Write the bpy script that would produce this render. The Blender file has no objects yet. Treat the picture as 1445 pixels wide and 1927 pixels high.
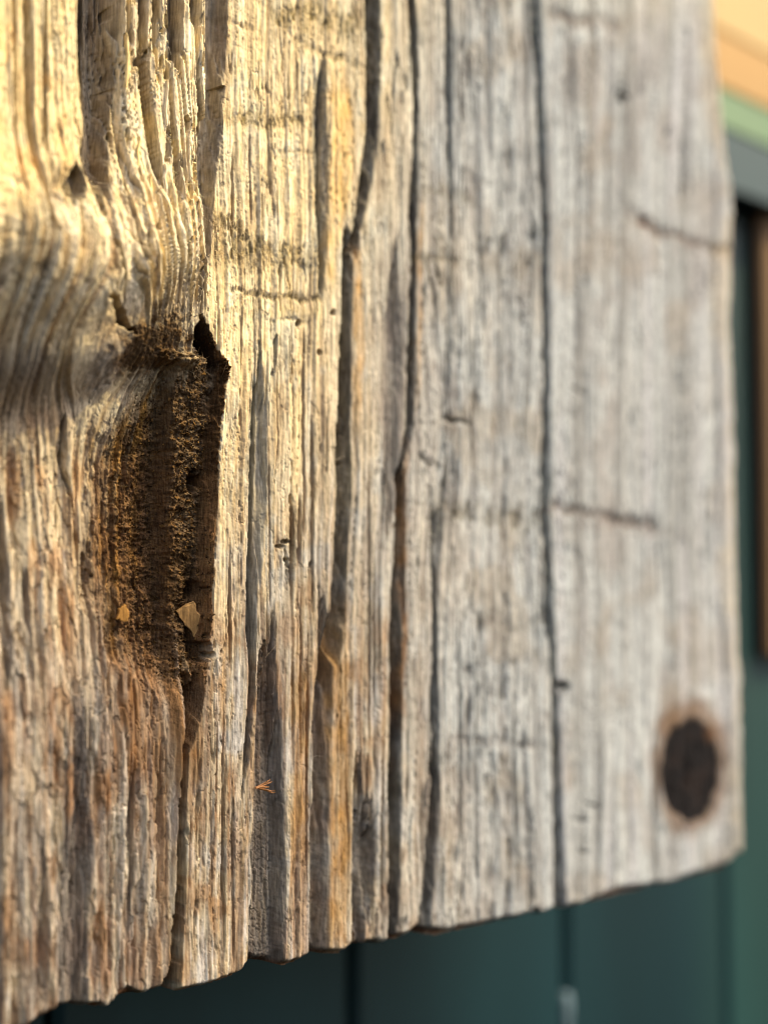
import bpy, math
import numpy as np
from mathutils import Matrix, Vector

SC = bpy.context.scene
COL = SC.collection

# ------------------------------------------------------------------ camera
PW, PH, FPX = 1445.0, 1927.0, 2670.0          # photograph size and focal length in its pixels
DIST = 0.30                                   # metres from lens to the board along the axis
YAW, PITCH = math.radians(44.8), math.radians(4.0)
fwd = np.array([math.sin(YAW) * math.cos(PITCH), math.cos(YAW) * math.cos(PITCH), math.sin(PITCH)])
right = np.array([math.cos(YAW), -math.sin(YAW), 0.0])
up = np.cross(right, fwd)
cam_pos = -DIST * fwd                          # the board's face is the plane y = 0, facing -Y

cd = bpy.data.cameras.new('camera')
cam = bpy.data.objects.new('camera', cd)
COL.objects.link(cam)
cd.sensor_fit = 'VERTICAL'
cd.sensor_height = 24.0
cd.lens = 24.0 * FPX / PH
cd.clip_start = 0.01
cd.clip_end = 200.0
m = Matrix(((right[0], up[0], -fwd[0]), (right[1], up[1], -fwd[1]), (right[2], up[2], -fwd[2])))
cam.matrix_world = Matrix.Translation(Vector(cam_pos)) @ m.to_4x4()
SC.camera = cam
cd.dof.use_dof = True
cd.dof.focus_distance = 0.269
cd.dof.aperture_fstop = 4.1
cd.dof.aperture_blades = 0

# ------------------------------------------------------------------ sky, sun, exposure
S = np.array([0.40, -0.46, 0.79]); S /= np.linalg.norm(S)     # towards the sun
world = bpy.data.worlds.new('World')
SC.world = world
world.use_nodes = True
wn = world.node_tree
sky = wn.nodes.new('ShaderNodeTexSky')
sky.sky_type = 'NISHITA'
sky.sun_disc = False
sky.sun_elevation = math.asin(S[2])
sky.sun_rotation = math.atan2(S[0], S[1])
sky.air_density = 1.0
sky.dust_density = 6.0
sky.ozone_density = 0.6
wn.links.new(sky.outputs[0], wn.nodes['Background'].inputs[0])
wn.nodes['Background'].inputs[1].default_value = 0.15

sd = bpy.data.lights.new('sun', 'SUN')
sd.energy = 3.1
sd.angle = math.radians(0.9)
sd.color = (1.0, 0.80, 0.35)
sun = bpy.data.objects.new('sun', sd)
sun.rotation_euler = Vector(S).to_track_quat('Z', 'Y').to_euler()
COL.objects.link(sun)

SC.view_settings.view_transform = 'Standard'
SC.view_settings.look = 'None'
SC.view_settings.gamma = 1.0
SC.view_settings.exposure = 0.94
SC.render.engine = 'CYCLES'
SC.cycles.use_denoising = True
SC.cycles.filter_width = 1.1
SC.cycles.max_bounces = 6
SC.cycles.diffuse_bounces = 4


# ------------------------------------------------------------------ helpers
def tag(o, label=None, cat=None, group=None, kind=None):
    for k, v in (('label', label), ('category', cat), ('group', group), ('kind', kind)):
        if v:
            o[k] = v
    return o


def empty(name, loc=(0, 0, 0)):
    o = bpy.data.objects.new(name, None)
    o.location = loc
    COL.objects.link(o)
    return o


def link_mesh(name, me, mat=None, parent=None):
    if mat is not None and not me.materials:
        me.materials.append(mat)
    o = bpy.data.objects.new(name, me)
    COL.objects.link(o)
    if parent is not None:
        o.parent = parent
        o.matrix_parent_inverse = Matrix.Translation(-Vector(parent.location))
    return o


def mesh_np(name, verts, quads, colors=None, normals=None, smooth=True):
    me = bpy.data.meshes.new(name)
    nv, nf = len(verts), len(quads)
    k = quads.shape[1]
    me.vertices.add(nv)
    me.vertices.foreach_set('co', np.ascontiguousarray(verts, dtype=np.float32).ravel())
    me.loops.add(nf * k)
    me.loops.foreach_set('vertex_index', np.ascontiguousarray(quads, dtype=np.int32).ravel())
    me.polygons.add(nf)
    me.polygons.foreach_set('loop_start', np.arange(0, nf * k, k, dtype=np.int32))
    me.update(calc_edges=True)
    me.polygons.foreach_set('use_smooth', np.full(nf, smooth, dtype=bool))
    if colors is not None:
        at = me.color_attributes.new('Col', 'FLOAT_COLOR', 'POINT')
        c4 = np.ones((nv, 4), dtype=np.float32)
        c4[:, :3] = colors
        at.data.foreach_set('color', c4.ravel())
    me.validate()
    return me


def mesh_py(name, verts, faces, smooth=False):
    me = bpy.data.meshes.new(name)
    me.from_pydata([tuple(v) for v in verts], [], faces)
    me.update()
    for p in me.polygons:
        p.use_smooth = smooth
    return me


def box_data(x0, x1, y0, y1, z0, z1, bev=0.0):
    """A box with chamfered long edges along z/x (bev) as verts and faces."""
    b = bev
    if b <= 0:
        v = [(x, y, z) for z in (z0, z1) for y in (y0, y1) for x in (x0, x1)]
        f = [(0, 2, 3, 1), (4, 5, 7, 6), (0, 1, 5, 4), (2, 6, 7, 3), (0, 4, 6, 2), (1, 3, 7, 5)]
        return v, f
    ring = [(x0, y0 + b), (x0 + b, y0), (x1 - b, y0), (x1, y0 + b), (x1, y1 - b), (x1 - b, y1), (x0 + b, y1), (x0, y1 - b)]
    v = [(x, y, z0) for x, y in ring] + [(x, y, z1) for x, y in ring]
    f = [(i, (i + 1) % 8, 8 + (i + 1) % 8, 8 + i) for i in range(8)]
    f += [tuple(range(7, -1, -1)), tuple(range(8, 16))]
    return v, f


def sstep(a, b, x):
    t = np.clip((x - a) / (b - a), 0.0, 1.0)
    return t * t * (3 - 2 * t)


RNG = np.random.RandomState(11)
TAB = RNG.rand(64, 256, 256).astype(np.float32)


def vn(x, y, seed):
    """Smooth value noise in -1..1."""
    xi = np.floor(x); yi = np.floor(y)
    fx = (x - xi).astype(np.float32); fy = (y - yi).astype(np.float32)
    xi = xi.astype(np.int32) & 255; yi = yi.astype(np.int32) & 255
    x1 = (xi + 1) & 255; y1 = (yi + 1) & 255
    T = TAB[seed % 64]
    fx = fx * fx * fx * (fx * (fx * 6 - 15) + 10); fy = fy * fy * fy * (fy * (fy * 6 - 15) + 10)
    a = T[yi, xi]; b = T[yi, x1]; c = T[y1, xi]; d = T[y1, x1]
    return (a + (b - a) * fx + (c - a) * fy + (a - b - c + d) * fx * fy) * 2 - 1


def fbm(x, y, seed, octaves=3, gain=0.5):
    r = 0.0; amp = 1.0; tot = 0.0
    for i in range(octaves):
        r = r + amp * vn(x * 2 ** i + 17.3 * i, y * 2 ** i + 5.1 * i, seed + i)
        tot += amp; amp *= gain
    return r / tot


def cells(x, y, seed):
    """Voronoi F2-F1 and a per-cell random value."""
    xi = np.floor(x).astype(np.int32); yi = np.floor(y).astype(np.int32)
    f1 = np.full(x.shape, 9.0, np.float32); f2 = f1.copy(); idv = np.zeros(x.shape, np.float32)
    for dy in (-1, 0, 1):
        for dx in (-1, 0, 1):
            cx = xi + dx; cy = yi + dy
            px = cx + TAB[seed % 64][cy & 255, cx & 255]
            py = cy + TAB[(seed + 1) % 64][cy & 255, cx & 255]
            d = np.sqrt((px - x) ** 2 + (py - y) ** 2).astype(np.float32)
            near = d < f1
            f2 = np.where(near, f1, np.minimum(f2, d))
            idv = np.where(near, TAB[(seed + 2) % 64][cy & 255, cx & 255], idv)
            f1 = np.where(near, d, f1)
    return f2 - f1, idv


def plane_pt(u, v, y=0.0):
    """Where the view line through photo pixel (u, v) meets the plane at depth y."""
    u = np.asarray(u, float); v = np.asarray(v, float)
    a = (u - PW / 2) / FPX; b = -(v - PH / 2) / FPX
    d = fwd + a[..., None] * right + b[..., None] * up
    k = (y - cam_pos[1]) / d[..., 1]
    p = cam_pos + d * k[..., None]
    return p[..., 0], p[..., 2]


def project(x, z, y=0.0):
    P = np.stack([x - cam_pos[0], np.full_like(x, y) - cam_pos[1], z - cam_pos[2]], -1)
    w = P @ fwd
    return PW / 2 + FPX * (P @ right) / w, PH / 2 - FPX * (P @ up) / w


def srgb(r, g, b):
    return np.array([((c / 255) / 12.92 if c / 255 <= 0.04045 else ((c / 255 + 0.055) / 1.055) ** 2.4) for c in (r, g, b)])


# ------------------------------------------------------------------ materials
def new_mat(name):
    mt = bpy.data.materials.new(name)
    mt.use_nodes = True
    nt = mt.node_tree
    return mt, nt, nt.nodes['Principled BSDF']


def wood_mat(name, bump=0.35, var=0.42, rough=0.9, fine=900.0):
    mt, nt, bs = new_mat(name)
    N = nt.nodes; L = nt.links
    at = N.new('ShaderNodeAttribute'); at.attribute_name = 'Col'
    tc = N.new('ShaderNodeTexCoord')
    mp = N.new('ShaderNodeMapping'); mp.inputs['Scale'].default_value = (1, 1, 0.16)
    L.new(tc.outputs['Object'], mp.inputs[0])
    n1 = N.new('ShaderNodeTexNoise'); n1.inputs['Scale'].default_value = fine * 2.2; n1.inputs['Detail'].default_value = 5
    L.new(mp.outputs[0], n1.inputs[0])
    n2 = N.new('ShaderNodeTexNoise'); n2.inputs['Scale'].default_value = fine * 1.4; n2.inputs['Detail'].default_value = 6
    L.new(tc.outputs['Object'], n2.inputs[0])
    mr = N.new('ShaderNodeMapRange'); mr.inputs[1].default_value = 0.28; mr.inputs[2].default_value = 0.72
    mr.inputs[3].default_value = 1 - var; mr.inputs[4].default_value = 1 + var
    L.new(n1.outputs[0], mr.inputs[0])
    mx = N.new('ShaderNodeVectorMath'); mx.operation = 'SCALE'
    L.new(at.outputs['Color'], mx.inputs[0]); L.new(mr.outputs[0], mx.inputs['Scale'])
    L.new(mx.outputs[0], bs.inputs['Base Color'])
    ad = N.new('ShaderNodeMath'); ad.operation = 'ADD'
    L.new(n1.outputs[0], ad.inputs[0]); L.new(n2.outputs[0], ad.inputs[1])
    bp = N.new('ShaderNodeBump'); bp.inputs['Strength'].default_value = bump; bp.inputs['Distance'].default_value = 0.0004
    L.new(ad.outputs[0], bp.inputs['Height']); L.new(bp.outputs[0], bs.inputs['Normal'])
    bs.inputs['Roughness'].default_value = rough
    bs.inputs['Specular IOR Level'].default_value = 0.25
    return mt


def paint_mat(name, rgb, rough=0.6, var=0.12, scale=60.0, stretch=(1, 1, 0.15), spec=0.4):
    mt, nt, bs = new_mat(name)
    N = nt.nodes; L = nt.links
    tc = N.new('ShaderNodeTexCoord')
    mp = N.new('ShaderNodeMapping'); mp.inputs['Scale'].default_value = stretch
    L.new(tc.outputs['Object'], mp.inputs[0])
    n1 = N.new('ShaderNodeTexNoise'); n1.inputs['Scale'].default_value = scale; n1.inputs['Detail'].default_value = 6
    L.new(mp.outputs[0], n1.inputs[0])
    rp = N.new('ShaderNodeValToRGB')
    rp.color_ramp.elements[0].position = 0.3; rp.color_ramp.elements[1].position = 0.7
    rp.color_ramp.elements[0].color = (*[c * (1 - var) for c in rgb], 1)
    rp.color_ramp.elements[1].color = (*[min(1, c * (1 + var)) for c in rgb], 1)
    L.new(n1.outputs[0], rp.inputs[0]); L.new(rp.outputs[0], bs.inputs['Base Color'])
    bp = N.new('ShaderNodeBump'); bp.inputs['Strength'].default_value = 0.3; bp.inputs['Distance'].default_value = 0.0006
    L.new(n1.outputs[0], bp.inputs['Height']); L.new(bp.outputs[0], bs.inputs['Normal'])
    bs.inputs['Roughness'].default_value = rough
    bs.inputs['Specular IOR Level'].default_value = spec
    return mt


M_WOOD = wood_mat('weathered_wood')
M_KNOT = wood_mat('knot_wood', bump=0.3, var=0.28)
M_ROT = wood_mat('rotten_wood', bump=0.8, var=0.55, fine=1100)
M_CHAR = wood_mat('charred_wood', bump=0.5, var=0.3)

# ------------------------------------------------------------------ the board: grid in the plane of its face
EDGE_BOT = np.array([(-400, 2035), (-100, 1985), (20, 1962), (70, 1945), (100, 1928), (125, 1908), (190, 1902), (215, 1905), (250, 1893), (300, 1878), (316, 1866), (324, 1850),
                     (331, 1866), (345, 1868), (400, 1856), (450, 1840), (466, 1822), (478, 1812), (520, 1815), (545, 1820), (572, 1810), (590, 1796), (625, 1797),
                     (650, 1797), (662, 1782), (690, 1780), (725, 1779), (740, 1772), (772, 1765), (783, 1756), (830, 1762), (860, 1755), (900, 1746),
                     (955, 1733), (1000, 1722), (1020, 1722), (1048, 1711), (1066, 1711), (1100, 1703), (1160, 1687), (1225, 1672), (1235, 1666), (1260, 1664),
                     (1340, 1643), (1372, 1634), (1388, 1622), (1402, 1612), (1420, 1608)], float)
EDGE_R = np.array([(-400, 1338), (0, 1350), (100, 1358), (300, 1376), (400, 1384), (480, 1387), (600, 1381), (700, 1386), (900, 1391), (1100, 1397),
                   (1300, 1403), (1500, 1405), (1600, 1406), (2000, 1408)], float)

ucol = np.concatenate([np.arange(-260, -20, 7.0), np.arange(-20, 900, 1.35), np.arange(900, 1395, 1.9)])
s_ref, _ = plane_pt(ucol, np.full_like(ucol, 963.0))
s_end, _ = plane_pt(np.array(1400.0), np.array(963.0))
frac = (s_ref - s_ref[0]) / (float(s_end) - s_ref[0])
frac = np.append(frac, 1.0)
NC = len(frac)
NR = 1160
rowf = np.concatenate([np.linspace(0, 0.05, 24, endpoint=False), np.linspace(0.05, 1.0, NR - 24)])

# plane position of the right edge as a function of height, and of top and bottom as a function of s
ve = np.linspace(-400, 2000, 240)
er_s, er_t = plane_pt(np.interp(ve, EDGE_R[:, 0], EDGE_R[:, 1]), ve)
ue = np.linspace(-400, 1420, 1400)
bot_s, bot_t = plane_pt(ue, np.interp(ue, EDGE_BOT[:, 0], EDGE_BOT[:, 1]))
top_s, top_t = plane_pt(ue, np.full_like(ue, -110.0))

sg = s_ref[0] + frac * (float(s_end) - s_ref[0])
tt = np.interp(sg, top_s, top_t); tb = np.interp(sg, bot_s, bot_t)
T0 = tt[None, :] + (tb - tt)[None, :] * rowf[:, None]
order = np.argsort(er_t)
s_r = np.interp(T0, er_t[order], er_s[order])
Sx = s_ref[0] + frac[None, :] * (s_r - s_ref[0])
# second pass so that the bottom row follows the edge at the final s
tt2 = np.interp(Sx, top_s, top_t); tb2 = np.interp(Sx, bot_s, bot_t)
Tz = tt2 + (tb2 - tt2) * rowf[:, None]
U, V = project(Sx, Tz)
U = U.astype(np.float32); V = V.astype(np.float32)

# ------------------------------------------------------------------ fields
# grain coordinate: wavering and flowing round the knot
kx = U - 190.0; ky = (V - 640.0) * 0.72
r2 = kx * kx + ky * ky
psi = kx * (1 - np.clip(75.0 ** 2 / (r2 + 0.25 * 75.0 ** 2), 0, 0.86))
G = psi + 190.0 + 9 * vn(U / 260, V / 420, 1) + 2.2 * vn(U / 50, V / 130, 2) + 0.7 * vn(U / 12, V / 40, 3)
G = G.astype(np.float32)

H = np.zeros_like(U)
H += 0.5 * fbm(U / 330, V / 700, 4, 2)

edgeJ = 2.6 * fbm(U / 25, V / 26, 5, 3) + 4.0 * vn(U / 90, V / 120, 8)     # ragged borders
edgeG = 1.8 * fbm(U / 60, V / 75, 6, 2) + 3.2 * vn(U / 120, V / 170, 7) + 0.4 * vn(U / 20, V / 40, 11)
edgeK = 0.9 * np.roll(edgeG, 137, 0)

shade_tan = srgb(206, 180, 138)
PAL = dict(tan=srgb(214, 193, 152), cream=srgb(230, 217, 188), straw=srgb(222, 198, 142), silver=srgb(204, 206, 195), grey=srgb(150, 147, 136),
           warmgrey=srgb(150, 139, 126), dgrey=srgb(66, 64, 59), brown=srgb(120, 82, 48), rust=srgb(150, 92, 44), ochre=srgb(196, 146, 66),
           rot=srgb(72, 49, 22), dust=srgb(108, 78, 38), char=srgb(12, 11, 11), moss=srgb(112, 96, 56), slate=srgb(84, 88, 88))

C = np.zeros(U.shape + (3,), np.float32)


CU0, CU1 = U.min(0), U.max(0)
RV0, RV1 = V.min(1), V.max(1)
FULL = (slice(None), slice(None))


def win(u0, u1, v0, v1):
    """Rows and columns of the grid that can lie inside a rectangle of the face."""
    c = np.nonzero((CU1 >= u0) & (CU0 <= u1))[0]; r = np.nonzero((RV1 >= v0) & (RV0 <= v1))[0]
    if len(c) == 0 or len(r) == 0:
        return (slice(0, 1), slice(0, 1))
    return (slice(r[0], r[-1] + 1), slice(c[0], c[-1] + 1))


def mixc(mask, rgb, w=FULL):
    mk = np.clip(mask, 0, 1)[..., None].astype(np.float32)
    C[w] += (np.asarray(rgb, np.float32) - C[w]) * mk


# --- base tone: warm tan on the left, silvering towards the right
C[:] = PAL['tan']
sil = sstep(560, 960, U + 60 * vn(U / 120, V / 260, 9))
mixc(sil, PAL['silver'])
st1 = fbm(G / 9, V / 260, 10, 3); st2 = fbm(G / 22, V / 420, 13, 2); st3 = fbm(G / 4.5, V / 150, 15, 2)
low = sstep(900, 1350, V)
mixc(sstep(0.05, 0.6, st1) * (0.55 - 0.25 * sil), PAL['cream'])
mixc(sstep(0.1, 0.6, -st1) * (0.35 + 0.25 * low) * (1 - 0.75 * sil), PAL['brown'])
mixc(sstep(0.1, 0.55, st2) * 0.35 * (1 - sil) * (1 - 0.5 * low), PAL['straw'])
mixc(sstep(0.15, 0.6, -st2) * 0.40, PAL['grey'])
mixc(sstep(0.10, 0.6, st3) * 0.28, PAL['silver'])
mixc(sstep(0.15, 0.6, -st3) * 0.25, PAL['warmgrey'])
blot = fbm(U / 34, V / 70, 18, 4)
mixc(sstep(0.12, 0.45, blot) * 0.35, PAL['silver'])
mixc(sstep(0.08, 0.45, -blot) * 0.55 * (1 - sil) * (0.25 + 0.9 * low), srgb(158, 112, 60))
mixc(sstep(0.1, 0.5, st1 * 0.6 + blot * 0.6) * 0.6 * (1 - sil) * low, srgb(214, 206, 190))
mixc(sstep(0.15, 0.5, -blot) * 0.30 * sil, PAL['warmgrey'])

wg_ = PAL['warmgrey']
hon = low * (1 - sil)
mixc(hon * sstep(-0.05, 0.5, fbm(G / 15, V / 330, 17, 3)) * 0.6, srgb(176, 132, 78))
mixc(hon * sstep(0.15, 0.5, fbm(G / 7, V / 200, 19, 2)) * 0.45, srgb(134, 92, 50))
# --- fluting: hard late-wood lines stand proud of the soft early wood
amp = 0.16 + 0.12 * (fbm(U / 120, V / 300, 21, 2) * 0.5 + 0.5)
fl = fbm(G / 7.5, V / 420, 23, 2)
H += amp * fl * 1.5
fl2 = fbm(G / 3.2, V / 180, 25, 2)
H += 0.16 * fl2
mixc(sstep(0.1, 0.5, -fl) * 0.30, wg_ * 0.75)
mixc(sstep(0.15, 0.5, -fl2) * 0.30 * (1 - 0.4 * sil), PAL['brown'] * 0.8)
H += 0.05 * fbm(U / 5, V / 8, 27, 3) + 0.05 * fbm(U / 14, V / 14, 29, 2)
# thin checks along the grain
ck = np.abs(fbm(G / 10.5, V / 330, 31, 2))
ckm = sstep(-0.2, 0.35, fbm(U / 55, V / 170, 33, 2))
chk = (1 - sstep(0.0, 0.055, ck)) * ckm
H -= 0.9 * chk
ck2 = np.abs(fbm(G / 4.2, V / 120, 35, 2)); ck2m = sstep(0.1, 0.5, fbm(U / 40, V / 90, 37, 2))
H -= 0.40 * (1 - sstep(0, 0.09, ck2)) * ck2m
mixc((1 - sstep(0, 0.10, ck2)) * ck2m * 0.5 * (1 - 0.5 * sil), PAL['brown'] * 0.7)
# flakes: long plates of surface wood a little higher or lower than their neighbours
fe, fid = cells(G / 11 + 0.5 * vn(U / 9, V / 30, 20), V / 95 + 0.3 * vn(U / 9, V / 25, 22), 24)
H += 0.20 * (fid - 0.5) - 0.22 * (1 - sstep(0.0, 0.06, fe)) * sstep(0.0, 0.4, vn(U / 30, V / 60, 26))
C *= (1 + 0.16 * (fid - 0.5))[..., None]
mixc(chk * 0.65, PAL['dgrey'] * 0.8)
# pores: small dark pits
pp = fbm(G / 2.8, V / 15, 39, 2)
pit = sstep(0.48, 0.66, pp) * sstep(-0.1, 0.4, fbm(U / 60, V / 80, 41, 2))
H -= 0.18 * pit
mixc(pit * 0.55, PAL['brown'] * 0.55)

# --- fluted, pitted grey middle (830..1030) and smoother right field
zE = sstep(800, 850, U) * (1 - sstep(1012, 1034, U))
H += zE * (0.28 * fbm(G / 10, V / 600, 43, 2) - 0.6 * sstep(0.12, 0.5, (0.55 * fbm(G / 6.0, V / 42, 45, 4) + 0.6 * fbm(G / 5.0, V / 240, 36, 2))))
mixc(zE * sstep(0.16, 0.5, (0.55 * fbm(G / 6.0, V / 42, 45, 4) + 0.6 * fbm(G / 5.0, V / 240, 36, 2))) * 0.7, PAL['dgrey'])
zG = sstep(1034, 1050, U)
mixc(zG * 0.55, PAL['silver'] * 1.02)
mixc(zG * sstep(0.1, 0.5, fbm(U / 60, V / 130, 47, 3)) * 0.5, PAL['warmgrey'] * 1.25)
mixc(zG * sstep(0.0, 0.5, fbm(G / 9, V / 900, 49, 2)) * 0.75, PAL['grey'] * 0.95)
mixc(zG * sstep(0.05, 0.45, fbm(U / 80, V / 120, 29, 3)) * 0.45, srgb(168, 152, 128))
mixc(zE * sstep(0.1, 0.5, fbm(U / 60, V / 100, 27, 3)) * 0.4, srgb(160, 142, 112))
mixc(zG * sstep(0.1, 0.5, fbm(G / 16, V / 600, 51, 2)) * 0.5, srgb(222, 219, 212))


# --- grooves along the grain
def groove(pts, depth, sl=3.0, sr=6.0, col=None, ca=0.9, fade=30.0, rag=1.0, flake=0.0, rough=0.1, wallcol=None):
    """pts: (v, left rim, right rim); depth in mm; sl/sr: width of the left and right slopes in photo pixels."""
    p = np.array(pts, float)
    W = win(p[:, 1].min() - 25, p[:, 2].max() + 25, p[0, 0] - fade - 2, p[-1, 0] + fade + 2 if p[-1, 0] < 1880 else 9999)
    u, vq, g = U[W], V[W], G[W]
    wp = np.minimum(2.4, 0.3 * np.mean(p[:, 2] - p[:, 1])) * (fbm(u / 3.4, vq / 130, 48, 2) + 0.5 * fbm(u / 5, vq / 22, 46, 2))
    u = u + wp
    a = np.interp(vq, p[:, 0], p[:, 1]) + rag * edgeG[W]
    b = np.interp(vq, p[:, 0], p[:, 2]) + rag * edgeK[W]
    vm = np.ones_like(vq); tp = np.ones_like(vq)
    vj = vq + 0.5 * fade * fbm(u / 4.5, vq / 90, 50, 2); vt = vq + 3.0 * fade * fbm(u / 4.2, vq / 500, 44, 2)
    if p[0, 0] >= 0:
        vm = vm * sstep(p[0, 0] - fade, p[0, 0] + fade * 0.4, vj)
        tp = tp * sstep(p[0, 0] - fade, p[0, 0] + 3 * fade, vt)
    if p[-1, 0] <= 1880:
        vm = vm * (1 - sstep(p[-1, 0] - fade * 0.4, p[-1, 0] + fade, vj))
        tp = tp * (1 - sstep(p[-1, 0] - 3 * fade, p[-1, 0] + fade, vt))
    mid_ = a + (b - a) * 0.35; tp = np.sqrt(tp)
    a, b = mid_ + (a - mid_) * tp, mid_ + (b - mid_) * tp
    mk = sstep(0, sl, u - a) * sstep(0, sr, b - u) * vm
    ins_ = sstep(-1.5, 1.5, u - a) * sstep(-1.5, 1.5, b - u) * vm
    nz = fbm(u / 5, vq / 60, 53, 3)
    H[W] -= mk * depth * tp ** 2 * (1 + rough * nz) + min(depth, 4.0) * 0.55 * mk * (1 - mk) * fbm(u / 3.6, vq / 170, 56, 2) * 2 + mk * min(1, depth / 4) * 0.35 * fbm(g / 5, vq / 120, 52, 2)
    if flake > 0:
        e, idv = cells(g / 7.5 + 0.35 * nz, vq / 15 + 0.35 * nz, 54)
        H[W] -= ins_ * mk ** 3 * flake * 0.55 * (0.9 * (1 - sstep(0.02, 0.14, e)) - 0.5 * (idv - 0.5))
    if col is not None:
        mixc(ins_ * ca * (0.85 + 0.3 * nz), col, W)
    inside = np.zeros_like(U); inside[W] = ins_
    return inside


dg = PAL['dgrey']; gr = PAL['grey']; wg = PAL['warmgrey']
# right-hand dark check, the long crack of the silver side
groove([(-300, 998, 1013), (0, 1001, 1017), (250, 1011, 1027), (440, 1019, 1036), (470, 1019, 1034), (700, 1022, 1035), (950, 1020, 1036), (1050, 1022, 1038),
        (1250, 1033, 1047), (1400, 1037, 1056), (1600, 1042, 1062), (1900, 1044, 1070)], 7.0, 2, 3, PAL['slate'] * 0.8, 0.85, rag=0.5)
groove([(1280, 1040, 1075), (1295, 1040, 1082), (1310, 1040, 1070)], 2.0, 3, 12, PAL['dgrey'], 0.6, fade=10)
groove([(-300, 836, 846), (0, 838, 849), (250, 842, 852), (480, 845, 852)], 3.0, 2, 4, PAL['slate'], 0.8, rag=0.4)
groove([(480, 842, 852), (780, 838, 848)], 1.0, 3, 4, gr, 0.6, rag=0.7)
groove([(840, 838, 852), (850, 838, 850), (1100, 815, 829)], 1.6, 3, 5, gr, 0.6, rag=0.7)
groove([(60, 1068, 1080), (300, 1078, 1088), (700, 1084, 1092)], 0.8, 3, 6, gr, 0.8, rag=0.5)
groove([(200, 1184, 1189), (400, 1188, 1193)], 0.5, 2, 3, gr, 0.6, rag=0.2)
groove([(1380, 1226, 1234), (1690, 1232, 1240)], 1.5, 2, 3, gr, 0.9, rag=0.3)
groove([(1320, 1122, 1130), (1480, 1126, 1133), (1640, 1122, 1130)], 1.0, 2, 3, gr, 0.8, rag=0.6)
groove([(1300, 965, 972), (1700, 966, 976)], 1.2, 2, 3, gr, 0.8, rag=0.5)
groove([(-300, 985, 992), (300, 992, 999), (450, 1000, 1008), (900, 978, 985)], 0.8, 2, 4, gr, 0.7, rag=0.6)
groove([(-300, 1325, 1338), (400, 1340, 1352), (900, 1345, 1356), (1300, 1362, 1370), (1600, 1372, 1378)], 1.0, 3, 5, gr, 0.7, rag=0.6)
for i, (g0, v0, v1) in enumerate([(870, 20, 420), (893, 100, 560), (915, 0, 360), (938, 300, 900), (958, 520, 780), (880, 560, 760), (860, 1180, 1640), (890, 1210, 1700),
                                  (912, 1220, 1380), (932, 1420, 1700), (946, 1190, 1360), (985, 1350, 1640), (1003, 1200, 1700), (1100, 640, 900), (1092, 1400, 1680),
                                  (1108, 1380, 1560), (1150, 1450, 1690), (1180, 1380, 1660), (1260, 1560, 1680), (1320, 1570, 1660), (1210, 900, 1250), (1290, 120, 420)]):
    w = 4 + (i * 7) % 5
    groove([(v0, g0, g0 + w), ((v0 + v1) / 2, g0 + 3 - i % 6, g0 + 3 - i % 6 + w + 1), (v1, g0 + 4, g0 + 4 + w)], 0.5 + 0.1 * (i % 4), 2, 3, gr, 0.6, rag=0.7)

# middle: the two wide weathered channels between the ridges
groove([(-300, 694, 720), (0, 690, 719), (100, 690, 717), (240, 687, 711), (330, 674, 703), (430, 660, 683), (480, 655, 676)], 4.2, 3, 14, PAL['dgrey'], 0.9, fade=25)
groove([(430, 642, 664), (520, 640, 664), (640, 638, 660), (720, 636, 662), (800, 634, 660), (900, 630, 662), (1000, 627, 658), (1150, 622, 652), (1230, 618, 640), (1300, 612, 624)],
       4.6, 2, 13, PAL['dgrey'], 0.85, fade=22, rag=0.8)
groove([(500, 644, 656), (640, 640, 654), (820, 636, 648), (930, 632, 644)], 5.0, 2, 6, PAL['slate'] * 0.6, 0.8, rag=0.5)
groove([(-300, 764, 784), (0, 768, 783), (200, 776, 790), (420, 772, 786), (560, 770, 784), (800, 764, 779), (860, 758, 770)], 4.4, 3, 7, PAL['dgrey'], 0.9, fade=25, rag=0.7)
groove([(440, 735, 768), (520, 730, 766), (700, 722, 762), (900, 716, 756), (1000, 712, 745)], 2.0, 8, 26, wg * 0.72, 0.75, fade=40)
groove([(850, 748, 768), (960, 743, 766), (1100, 739, 764), (1300, 731, 758), (1500, 731, 756), (1800, 729, 754)], 4.6, 2, 12, PAL['dgrey'] * 0.8, 0.9, fade=22, rag=0.8,
       flake=0.3)
groove([(960, 812, 832), (1100, 812, 828), (1300, 812, 826), (1500, 808, 828), (1800, 780, 816)], 2.6, 3, 10, PAL['dgrey'], 0.85, rag=0.9)
groove([(1440, 664, 700), (1500, 664, 704), (1600, 664, 708), (1820, 662, 708)], 3.6, 2, 8, wg * 0.55, 0.85, fade=60, flake=0.5)
blk_ = PAL['slate'] * 0.35
groove([(-300, 694, 702), (0, 692, 700), (240, 688, 696), (330, 676, 684), (430, 660, 669), (480, 650, 660), (640, 640, 650), (800, 636, 646), (950, 630, 639), (1150, 623, 631), (1290, 613, 619)],
       10.0, 1.2, 2, blk_, 0.9, rag=1.0, fade=40, rough=0.3)
groove([(-300, 766, 773), (0, 769, 776), (200, 777, 784), (420, 773, 780), (560, 771, 778), (800, 764, 771), (900, 748, 756), (1000, 742, 750), (1300, 731, 739), (1500, 731, 738), (1900, 728, 735)],
       10.0, 1.2, 2, blk_, 0.9, rag=1.0, rough=0.3)
groove([(1430, 665, 671), (1560, 665, 671), (1900, 662, 668)], 9.0, 1.2, 2, blk_, 0.9, rag=0.8)
groove([(1100, 598, 603), (1300, 597, 601), (1600, 586, 590), (1900, 579, 583)], 6.0, 1.2, 2, blk_, 0.8, rag=0.8)
groove([(1250, 486, 490), (1450, 482, 487), (1900, 472, 477)], 6.0, 1.2, 2, blk_, 0.8, rag=0.8)
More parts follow.
